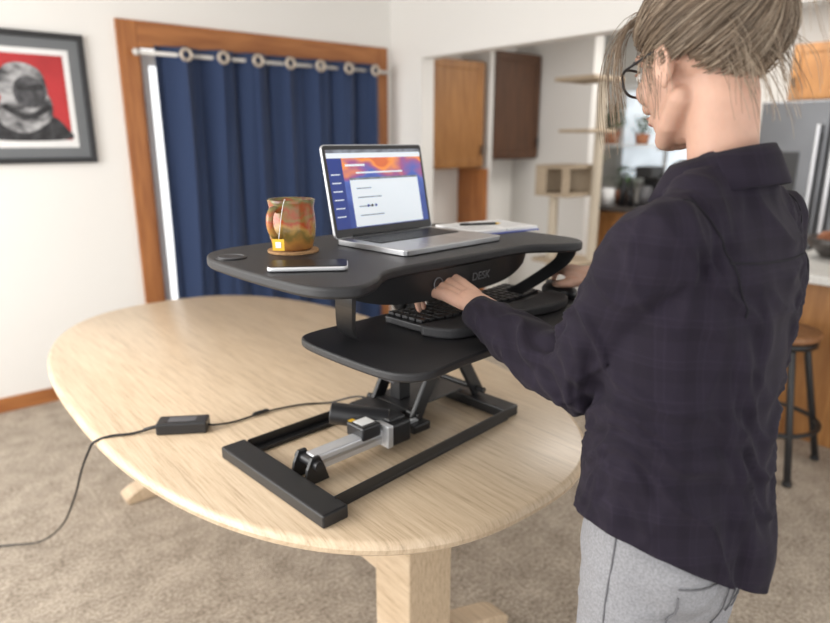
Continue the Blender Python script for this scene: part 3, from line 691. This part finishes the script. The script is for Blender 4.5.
# ------------------------------------------------------------------ POWER BRICK + CABLE
pb=empty('power_adapter',(.536,1.60,TZ))
box('brick',(.536,1.60,TZ+.017),(.13,.055,.032),M['blackp'],pb,bevel=.005,rot=(0,0,math.radians(-33)),seg=3)
box('brick_label',(.536,1.60,TZ+.0334),(.07,.03,.0004),M['dgrey'],pb,rot=(0,0,math.radians(-33)))
dr=V((math.cos(math.radians(-33)),math.sin(math.radians(-33)),0)); cb=V((.536,1.60,TZ+.016))
wire('output_cable',[cb+dr*.062,cb+dr*.08+V((0,0,-.004)),V((.66,1.555,TZ+.005)),V((.76,1.56,TZ+.005)),V((.86,1.54,TZ+.005)),V((.93,1.50,TZ+.005)),V((.97,1.40,TZ+.045)),V((.98,1.28,.80))],.0028,M['cable'],pb)
v,f=tubedata([(.72,1.559,TZ+.008),(.76,1.560,TZ+.008)],[.006,.006],10); meshobj('plug',v,f,M['cable'],pb,smooth=True)
wire('input_cable',[cb-dr*.062,cb-dr*.085+V((0,0,-.006)),V((.42,1.66,TZ+.0045)),V((.375,1.68,TZ+.0045)),V((.338,1.70,TZ-.008)),V((.328,1.74,.70)),V((.325,1.85,.60)),V((.33,2.05,.42)),V((.32,2.3,.2)),V((.27,2.5,.05)),V((.17,2.63,.008)),V((-.05,2.75,.006)),V((-.4,2.95,.006))],.0034,M['cable'],pb)
v,f=tubedata([cb-dr*.064,cb-dr*.10+V((0,0,-.007))],[.006,.004],10); meshobj('strain_relief',v,f,M['cable'],pb,smooth=True)
# ------------------------------------------------------------------ WOMAN
wm=empty('woman',(.96,.46,0))
LS=V((.838,.455,1.360)); RS=V((1.150,.455,1.360))
LE=V((.868,.605,1.110)); RE=V((1.25,.61,1.14))
LWr=V((.905,.865,1.160)); RWr=V((1.335,.875,1.165))
X=V((1,0,0))
def lerp(a,b,t): return a+(b-a)*t
def armtube(s,e,w):
    pts=[s,lerp(s,e,.35),lerp(s,e,.75),e,lerp(e,w,.35),lerp(e,w,.75),w]
    return tubedata(pts,[.064,.068,.064,.061,.057,.046,.037],24)
torso=tubedata([(.950,.455,.78),(.955,.457,.90),(.957,.46,1.0),(.965,.46,1.12),(.98,.46,1.24),(.99,.455,1.32),(.99,.455,1.38),(.99,.457,1.415)],
   [(.190,.152),(.184,.146),(.174,.132),(.170,.122),(.178,.120),(.180,.112),(.145,.09),(.10,.07)],40,side=X)
sh=tubedata([LS+V((.01,0,-.005)),V((.90,.45,1.375)),V((.99,.45,1.39)),V((1.08,.45,1.375)),RS+V((-.01,0,-.005))],[.060,.062,.066,.062,.060],24)
trL=tubedata([V((.975,.455,1.432)),V((.91,.452,1.408)),LS+V((.02,0,.0))],[.046,.045,.050],20)
trR=tubedata([V((1.01,.455,1.432)),V((1.075,.452,1.408)),RS+V((-.02,0,.0))],[.046,.045,.050],20)
bust=elldata((.98,.545,1.25),(.13,.065,.08))
def sdisp(co,n):
    q=V((co.x*9,co.y*9,co.z*4.5)); a=noise.noise(q+V((3,1,7)))
    dg_=co.z*1.0+co.x*.8-co.y*.5
    b=noise.noise(V((dg_*18+2*a,co.x*5,co.z*3)))
    fold=(1-abs(b))**3
    d=.006*a+.011*(fold-.45)
    b2=noise.noise(V((co.x*22+2*a+9,co.y*14,co.z*3.5))); d+=.006*((1-abs(b2))**4-.35)
    for e_,s_ in((LE,.09),(RE,.09)):
        k=math.exp(-((co-e_).length/s_)**2); d+=.005*k*math.sin((co.z-co.y)*120+4*a)
    k=math.exp(-((co.z-1.06)/.07)**2); d+=.003*k*math.sin(co.z*90+co.x*25+5*a)
    k=max(0,1-(co.z-.80)/.25) if co.z<1.05 else 0; d+=.007*k*math.sin(math.atan2(co.y-.46,co.x-.96)*7+2*a)
    return d
def hem(x,y):
    ux=(x-.957)/.18; uy=(y-.457)/.145
    return .828+.092*max(0,-ux)**1.3+.060*max(0,ux)+.02*max(0,uy)
shirt=remeshed('shirt',[torso,sh,trL,trR,bust,armtube(LS,LE,LWr),armtube(RS,RE,RWr)],.0052,M['shirt'],wm,smooth=8,disp=sdisp,cut=hem)
tree=bvh_of(shirt)
so=shirt.modifiers.new('s','SOLIDIFY'); so.thickness=.0025; so.offset=1
def ringseam(c,axis,off=.0032):
    ax=V(axis).normalized(); s0=ax.orthogonal().normalized(); s1=ax.cross(s0); out=[]
    for j in range(65):
        a=2*math.pi*j/64; d_=s0*math.cos(a)+s1*math.sin(a); h=tree.ray_cast(V(c),d_)
        if h[0] is not None and (h[0]-V(c)).length<.13: out.append(h[0]+h[1]*off)
        else: out.append(None)
    segs=[];cur=[]
    for q in out:
        if q is None:
            if len(cur)>2: segs.append(cur)
            cur=[]
        else: cur.append(q)
    if len(cur)>2: segs.append(cur)
    return segs
segs=ringseam((.872,.455,1.345),(1,-.05,.30))+ringseam((1.112,.455,1.345),(-1,-.05,.30))
yk=[]
for j in range(31):
    u=-1+2*j/30; h=tree.ray_cast(V((.99+u*.125,0,1.335+.006*u*u)),V((0,1,0)))
    if h[0] is not None: yk.append(h[0]+V((0,-.0032,0)))
segs.append(yk)
curve('shirt_seams',segs,.0013,M['sthread'],wm)
for s_,e_,w_ in(('l',LE,LWr),('r',RE,RWr)):
    dd=(w_-e_).normalized(); a=w_-dd*.035; b=w_+dd*.018
    n=28; side=V((1,0,0)); side=(side-dd*side.dot(dd)).normalized(); bb=dd.cross(side); vs=[];fs=[]
    for p_,r_ in((a,.0425),(lerp(a,b,.5),.041),(b,.039),(b,.035),(lerp(a,b,.5),.034)):
        for j in range(n):
            t_=2*math.pi*j/n; rr=r_*(1+.03*math.sin(3*t_)); vs.append(p_+side*math.cos(t_)*rr+bb*math.sin(t_)*rr*.85)
    for i in range(4):
        for j in range(n): fs.append((i*n+j,i*n+(j+1)%n,(i+1)*n+(j+1)%n,(i+1)*n+j))
    meshobj('cuff_'+s_,vs,fs,M['shirt'],wm,smooth=True)
# collar
n=48; vs=[];fs=[]; prof=[(.068,1.420),(.062,1.462),(.0615,1.487),(.066,1.493),(.074,1.480),(.085,1.456),(.093,1.438)]
NC=V((.995,.460,0))
for r_,z_ in prof:
    for j in range(n+1):
        th=math.radians(90+14+ (332)*j/n); fr=(1+math.sin(th))/2
        vs.append(V((NC.x+r_*math.cos(th)*1.0,NC.y+r_*math.sin(th)*1.02+.012*fr,z_-.040*fr+.004)))
for i in range(len(prof)-1):
    for j in range(n): a=i*(n+1)+j; fs.append((a,a+1,a+n+2,a+n+1))
o=meshobj('collar',vs,fs,M['shirt'],wm,smooth=True); s_=o.modifiers.new('s','SOLIDIFY'); s_.thickness=.003
# jeans
hips=tubedata([(.950,.460,1.02),(.948,.460,.96),(.943,.458,.90),(.938,.456,.83),(.938,.455,.78)],[(.138,.098),(.152,.107),(.163,.117),(.168,.121),(.152,.11)],32,side=X)
def leg(sx):
    return tubedata([(.938+sx*.076,.456,.84),(.938+sx*.087,.457,.70),(.943+sx*.09,.462,.50),(.95+sx*.095,.45,.28),(.952+sx*.10,.44,.09)],[.092,.087,.066,.058,.048],24)
bt=[elldata((.940+s*.070,.415,.850),(.082,.080,.088)) for s in(-1,1)]
def jdisp(co,n):
    a=noise.noise(co*12); return .003*a+.003*(1-abs(noise.noise(V((co.x*10,co.y*10,co.z*26)))))**4
jo=remeshed('jeans',[hips,leg(-1),leg(1)]+bt,.007,M['jeans'],wm,smooth=8,disp=jdisp)
jt=bvh_of(jo)
def jproj(x,z):
    h=jt.ray_cast(V((x,0,z)),V((0,1,0))); return h[0]+V((0,-.003,0)) if h[0] is not None else None
seams=[]
for s in(-1,1):
    xx=.940+s*.078
    out=[(-.055,.0),(.055,.0),(.050,-.115),(0,-.14),(-.050,-.115),(-.055,0)]
    path=[]
    for (a,b),(c_,d_) in zip(out,out[1:]):
        for j in range(8):
            q=jproj(xx+a+(c_-a)*j/8,.865+b+(d_-b)*j/8)
            if q: path.append(q)
    seams.append(path)
    seams.append([q for q in [jproj(xx+s*-.02+s*(-.03+.11*j/10),.915-.01*j/10) for j in range(11)] if q])
seams.append([q for q in [jproj(.940,.93-.16*j/14) for j in range(15)] if q])
for s in(-1,1):
    pth=[]
    for j in range(30):
        z=.95-.80*j/29; h=jt.ray_cast(V((.940+s*.5,.455,z)),V((-s,0,0)))
        if h[0] is not None: pth.append(h[0]+V((s*.001,0,0)))
    seams.append(pth)
curve('jeans_seams',seams,.0013,M['thread'],wm)
for s in(-1,1):
    xx=.952+s*.10
    remeshed('shoe_%s'%('l' if s<0 else 'r'),[tubedata([(xx,.40,.042),(xx,.47,.045),(xx,.56,.036),(xx+s*.005,.62,.030)],[(.036,.036),(.040,.040),(.045,.033),(.036,.026)],20,side=X),tubedata([(xx,.44,.05),(xx,.44,.10)],[.045,.045],20)],.006,M['shoe'],wm,smooth=4)
# ---- head
HS=1.07
HC=V((1.000,.520,1.620)); HR=Matrix.Rotation(math.radians(-16),4,'Z')@Matrix.Rotation(math.radians(-17),4,'X')
HM=Matrix.Translation(HC)@HR@Matrix.Scale(HS,4)
def hx(data): return [HM@v for v in data[0]],data[1]
hparts=[hx(elldata((0,-.018,.030),(.074,.096,.088),n=32,m=20)),
 hx(elldata((0,.022,-.020),(.062,.066,.080),n=32,m=20)),
 hx(elldata((0,.034,-.070),(.046,.050,.042))),
 hx(elldata((0,.070,-.096),(.020,.017,.017))),
 hx(tubedata([(-.050,-.005,-.058),(-.040,.03,-.085),(-.016,.066,-.100)],[.016,.016,.014],14)),
 hx(tubedata([(.050,-.005,-.058),(.040,.03,-.085),(.016,.066,-.100)],[.016,.016,.014],14)),
 hx(elldata((0,.070,.026),(.048,.018,.014))),
 hx(elldata((-.038,.056,-.028),(.022,.024,.022))),hx(elldata((.038,.056,-.028),(.022,.024,.022))),
 hx(tubedata([(0,.082,.008),(0,.094,-.015),(0,.104,-.036)],[.008,.009,.011],12)),
 hx(elldata((-.011,.094,-.040),(.009,.010,.008))),hx(elldata((.011,.094,-.040),(.009,.010,.008))),
 hx(elldata((0,.080,-.062),(.026,.012,.014))),
 tubedata([V((.996,.460,1.40)),V((.997,.464,1.47)),HM@V((0,-.030,-.070)),HM@V((0,-.024,-.03))],[(.058,.056),(.048,.050),(.046,.052),(.050,.056)],28,side=X)]
for s in(-1,1):
    Re=Matrix.Rotation(math.radians(s*-18),3,'Z')@Matrix.Rotation(math.radians(12),3,'X')
    hparts.append(hx(elldata((s*.075,-.008,-.018),(.006,.015,.026),Re)))
    hparts.append(hx(tubedata([(s*.072,.006,-.032),(s*.076,.008,-.012),(s*.079,-.002,.006),(s*.082,-.018,.006),(s*.082,-.023,-.012),(s*.077,-.012,-.035),(s*.074,-.003,-.043)],[.0038]*6+[.0055],8)))
remeshed('head',hparts,.0035,M['skin'],wm,smooth=4)
v,f=join([hx(elldata((0,.0905,-.057),(.021,.005,.0040))),hx(elldata((0,.0905,-.065),(.018,.0055,.0050)))]); meshobj('lips',v,f,M['lips'],wm,smooth=True)
for s in(-1,1):
    v,f=hx(elldata((s*.030,.0745,.0),(.014,.0105,.008))); meshobj('eye_%d'%s,v,f,M['eye'],wm,smooth=True)
    v,f=hx(elldata((s*.030,.0835,.0),(.0055,.0025,.0055))); meshobj('iris_%d'%s,v,f,M['iris'],wm,smooth=True)
    v,f=hx(tubedata([(s*.015,.0855,.022),(s*.032,.0845,.027),(s*.048,.074,.022)],[.002,.003,.0015],8)); meshobj('eyebrow_%d'%s,v,f,M['hair3'],wm,smooth=True)
    v,f=hx(tubedata([(s*.017,.083,.004),(s*.030,.086,.0095),(s*.044,.077,.004)],[.002,.0028,.002],8)); meshobj('eyelid_%d'%s,v,f,M['skin'],wm,smooth=True)
gl=[]
for s in(-1,1):
    ring=[]
    for j in range(29):
        a=2*math.pi*j/28; ca,sa=math.cos(a),math.sin(a)
        x_=.027*math.copysign(abs(ca)**.75,ca); z_=.021*math.copysign(abs(sa)**.75,sa)
        ring.append(HM@V((s*.033+x_,.100-abs(s*.033+x_)*.18,z_-.002)))
    gl.append(ring)
    gl.append([HM@V(q) for q in((s*.060,.089,.008),(s*.070,.07,.008),(s*.076,.02,.008),(s*.080,-.010,.006),(s*.078,-.025,-.004))])
gl.append([HM@V(q) for q in((-.008,.1,.004),(0,.102,.008),(.008,.1,.004))])
curve('glasses',gl,.0022,M['blackp'],wm)
# hair
SC=V((0,-.018,.030)); SR=V((.074,.096,.088))
def hline(y):
    pts=[(-.12,-.062),(-.08,-.062),(-.05,-.046),(-.03,-.018),(-.01,-.008),(.02,-.012),(.035,.006),(.052,.040),(.066,.072),(.1,.10)]
    if y<=pts[0][0]: return pts[0][1]
    for (a,b),(c_,d_) in zip(pts,pts[1:]):
        if y<=c_: return b+(d_-b)*(y-a)/(c_-a)
    return .1
def surf(p,k):
    q=V(((p.x-SC.x)/SR.x,(p.y-SC.y)/SR.y,(p.z-SC.z)/SR.z)); q.normalize()
    return V((SC.x+q.x*SR.x*k,SC.y+q.y*SR.y*k,SC.z+q.z*SR.z*k))
nu,nv=72,48; vs=[];fs=[]
for i in range(nv+1):
    th=math.pi*i/nv
    for j in range(nu):
        a=2*math.pi*j/nu; q=V((math.sin(th)*math.cos(a),math.sin(th)*math.sin(a),math.cos(th)))
        k=1.065+.012*noise.noise(q*6); p_=V((SC.x+q.x*SR.x*k,SC.y+q.y*SR.y*k,SC.z+q.z*SR.z*k)); vs.append(p_)
keep=lambda p_: p_.z>hline(p_.y)+.008
for i in range(nv):
    for j in range(nu):
        f_=(i*nu+j,i*nu+(j+1)%nu,(i+1)*nu+(j+1)%nu,(i+1)*nu+j)
        if all(keep(vs[x]) for x in f_): fs.append(f_)
o=meshobj('hair_cap',[HM@v for v in vs],fs,M['hair1'],wm,smooth=True); s_=o.modifiers.new('s','SOLIDIFY'); s_.thickness=.006; s_.offset=-1
BN=V((.012,-.128,.070))
paths=[];idx=[]
cnt=0
while cnt<5600:
    q=V((random.gauss(0,1),random.gauss(0,1),random.gauss(0,1))).normalized()
    p_=V((SC.x+q.x*SR.x,SC.y+q.y*SR.y,SC.z+q.z*SR.z))
    if p_.z<hline(p_.y)-.003: continue
    cnt+=1; k0=1.08+random.random()*.08; lift=random.random()**4*.12; path=[]
    ja=V((random.gauss(0,.009),random.gauss(0,.009),random.gauss(0,.009)))
    clump=noise.noise(p_*28)
    ph_=clump*6
    for t_ in range(11):
        t=t_/10; w_=p_.lerp(BN,t); kk=k0+.05*t+lift*math.sin(math.pi*t)+.05*clump*math.sin(math.pi*t)
        if t_==0: kk=1.03
        r_=surf(w_,kk)
        if t>.75: r_=r_.lerp(BN+ja,(t-.75)/.25)
        r_=r_+V((math.sin(ph_+t*6)*.003,0,math.cos(ph_+t*5)*.003-.008*math.sin(math.pi*t)))*math.sin(math.pi*t)
        path.append(HM@r_)
    paths.append(path); idx.append(([0,0,1,2,0,1,3][int((clump+1)*3.5+random.uniform(-1.2,1.2))%7]))
for i in range(600):
    ax=V((random.gauss(0,.5),random.gauss(0,1),random.gauss(0,.6))).normalized()
    s0=ax.orthogonal().normalized(); s1=ax.cross(s0); r_=random.uniform(.014,.040); a0=random.uniform(0,6.28); L_=random.uniform(2,5)
    bc=BN+V((0.004,-.022,.004))
    paths.append([HM@(bc+(s0*math.cos(a0+L_*t/10)+s1*math.sin(a0+L_*t/10))*r_*(1+.06*math.sin(t))+ax*random.uniform(-.001,.001)) for t in range(11)]); idx.append(random.choice([0,0,1,2,3]))
hm=[M['hair%d'%i] for i in range(4)]
curve('hair_strands',paths,.00070,None,wm,res=0,mats=hm,idx=idx,radii=lambda t:1-.3*t)
paths=[];idx=[]
def wisp(p0,dirs,L,n=14,wob=.006,g=.28):
    p=V(p0); ph_=random.uniform(0,6); out=[]; d_=V(dirs).normalized()
    for i in range(n+1):
        t=i/n; out.append(HM@(p+V((math.sin(ph_+t*6)*wob,math.cos(ph_+t*5)*wob,0))*t)); d_=(d_+V((0,0,-g))).normalized(); p=p+d_*L/n
    return out
for i in range(60):
    s=-1 if i<46 else 1
    p0=surf(V((s*random.uniform(.045,.064),random.uniform(.03,.07),.08)),1.06)
    paths.append(wisp(p0,(s*random.uniform(.3,.8),random.uniform(.4,1.0),random.uniform(.1,.5)),random.uniform(.12,.23),g=.4)); idx.append(random.choice([0,2,0,1]))
for i in range(90):
    p0=surf(V((random.uniform(-.06,.06),-.08,random.uniform(-.05,.02))),1.05)
    paths.append(wisp(p0,(random.uniform(-.3,.5),random.uniform(-.8,-.3),random.uniform(-.6,.1)),random.uniform(.04,.12))); idx.append(random.choice([0,2,1]))
for i in range(70):
    p0=BN+V((random.uniform(-.02,.02),random.uniform(-.04,.0),random.uniform(-.02,.02)))
    paths.append(wisp(p0,(random.uniform(-.6,.6),random.uniform(-1.0,-.2),random.uniform(-.2,.4)),random.uniform(.06,.18))); idx.append(random.choice([0,2,1]))
for i in range(40):
    s=-1 if i%4 else 1
    p0=surf(V((s*.07,random.uniform(-.02,.045),.02)),1.07)
    paths.append(wisp(p0,(s*random.uniform(.10,.25),random.uniform(-.2,.5),-.6),random.uniform(.04,.11))); idx.append(random.choice([0,2,1]))
curve('hair_wisps',paths,.00055,None,wm,res=0,mats=hm,idx=idx,radii=lambda t:1-.5*t)
# ---- hands
def hand(name,wr,fwd,up,mirror,curl,spread=1,thumb=None,sc=1.0):
    f_=V(fwd).normalized(); s=f_.cross(V(up)).normalized(); u=s.cross(f_).normalized()
    sx=-1 if mirror else 1
    def T(p): return V(wr)+(s*(p[0]*sx)+f_*p[1]+u*p[2])*sc
    def TD(pts,rr,n=14,side=None):
        return tubedata(pts,[tuple(q*sc for q in r) if isinstance(r,tuple) else r*sc for r in rr],n,side)
    parts=[]
    kx=[(.029,.083),(.010,.087),(-.009,.083),(-.026,.074)]
    ln=[(.041,.025,.021),(.045,.028,.022),(.041,.026,.021),(.032,.020,.018)]
    rad=[(.0088,.0082,.0074,.0064),(.0090,.0083,.0075,.0064),(.0086,.0079,.0071,.0062),(.0077,.0070,.0064,.0055)]
    nails=[]
    for i,((x,y),l,r) in enumerate(zip(kx,ln,rad)):
        zk=.004-.0022*(i-1)**2*.6
        parts.append(TD([T((x*.55,.0,-.002)),T((x*.8,.045,.001)),T((x,y,zk-.002))],[.0135,.0125,.0105]))
        p=V((x,y,zk)); a=0; pts=[T((x,y-.01,zk-.001)),T(p)]; rr=[.0098,r[0]]
        sp=math.radians((1.2-i)*6*spread)
        for j in range(3):
            a+=math.radians(curl[i][j]); dv=V((math.sin(sp)*math.cos(a),math.cos(sp)*math.cos(a),-math.sin(a)))
            if j==2: nd=(p+dv*l[j]*.62+V((0,math.sin(a),math.cos(a)))*r[3]*.82,a)
            mid=p+dv*l[j]*.5; pts.append(T(mid)); rr.append((r[j]+r[j+1])/2*.97)
            p=p+dv*l[j]; pts.append(T(p)); rr.append(r[j+1])
        parts.append(TD(pts,rr))
        nails.append(nd)
    parts.append(TD([T((0,.01,-.006)),T((.002,.07,-.005))],[(.024,.012),(.032,.0125)],18,side=s))
    parts.append(TD([T((0,-.075,-.008)),T((0,-.03,-.002)),T((0,.012,-.002))],[(.027,.021),(.025,.018),(.027,.0165)],20,side=s))
    th=thumb or [(.012,.012,-.008),(.034,.038,-.014),(.047,.064,-.020),(.049,.088,-.026)]
    parts.append(TD([T(q) for q in th],[.0155,.0125,.0100,.0082]))
    parts.append(TD([T((.012,.03,-.008)),T((.028,.055,-.008))],[.013,.010],12))
    remeshed(name,parts,.0022,M['skin'],wm,smooth=3)
    Rm=Matrix((s,f_,u)).transposed(); nv_=[]
    for c_,a in nails:
        rot=Rm@Matrix.Rotation(-a,3,'X'); nv_.append(elldata(T(c_),(.0050,.0062,.0012),rot,12,8))
    v,f=join(nv_); meshobj(name+'_nails',v,f,M['nail'],wm,smooth=True)
fl=(LWr-LE).normalized()
hand('left_hand',LWr+fl*.046+V((0,0,.014)),(-.03,.95,.20),(-.30,0,1),False,[(28,40,30),(26,42,32),(32,44,30),(30,40,28)],1.7,sc=1.15)
fr_=(RWr-RE).normalized()
hand('right_hand',RWr+fr_*.03+V((0,0,.006)),(.10,.98,.04),(0,0,1),True,[(10,28,20),(12,30,22),(16,36,24),(20,36,24)],1.0,thumb=[(.012,.012,-.008),(.034,.035,-.018),(.042,.062,-.026),(.040,.085,-.032)],sc=1.08)
# ------------------------------------------------------------------ LIGHT
w_=bpy.data.worlds.new('World'); S.world=w_; w_.use_nodes=True
bg=w_.node_tree.nodes['Background']; bg.inputs[0].default_value=(.98,.98,.98,1); bg.inputs[1].default_value=1.75
def area(name,loc,target,size,power,col=(1,1,1)):
    l=bpy.data.lights.new(name,'AREA'); l.shape='RECTANGLE'; l.size=size[0]; l.size_y=size[1]; l.energy=power; l.color=col
    o=bpy.data.objects.new(name,l); COL.objects.link(o); o.location=loc
    o.rotation_euler=(V(target)-V(loc)).to_track_quat('-Z','Y').to_euler(); return o
area('window_daylight',(-1.5,2.2,1.7),(1.5,1.6,.8),(2.2,1.6),85,(1,.98,.95))
area('kitchen_fill_light',(4.6,2.2,2.5),(4.6,2.2,0),(1.0,1.0),36,(1,.96,.90))  # added fill lamp that brightens the kitchen, stands for no known fixture
# ------------------------------------------------------------------ CAMERA
cam=bpy.data.cameras.new('camera'); co=bpy.data.objects.new('camera',cam); COL.objects.link(co); S.camera=co
yaw=math.radians(50); p_=math.radians(15)
fw_=V((math.cos(yaw)*math.cos(p_),math.sin(yaw)*math.cos(p_),-math.sin(p_)))
co.location=(0,0,1.5); co.rotation_euler=fw_.to_track_quat('-Z','Y').to_euler()
cam.sensor_width=36; cam.lens=640/830*36; cam.clip_start=.02
cam.dof.use_dof=True; cam.dof.focus_distance=1.20; cam.dof.aperture_fstop=2.2
S.view_settings.view_transform='Standard'
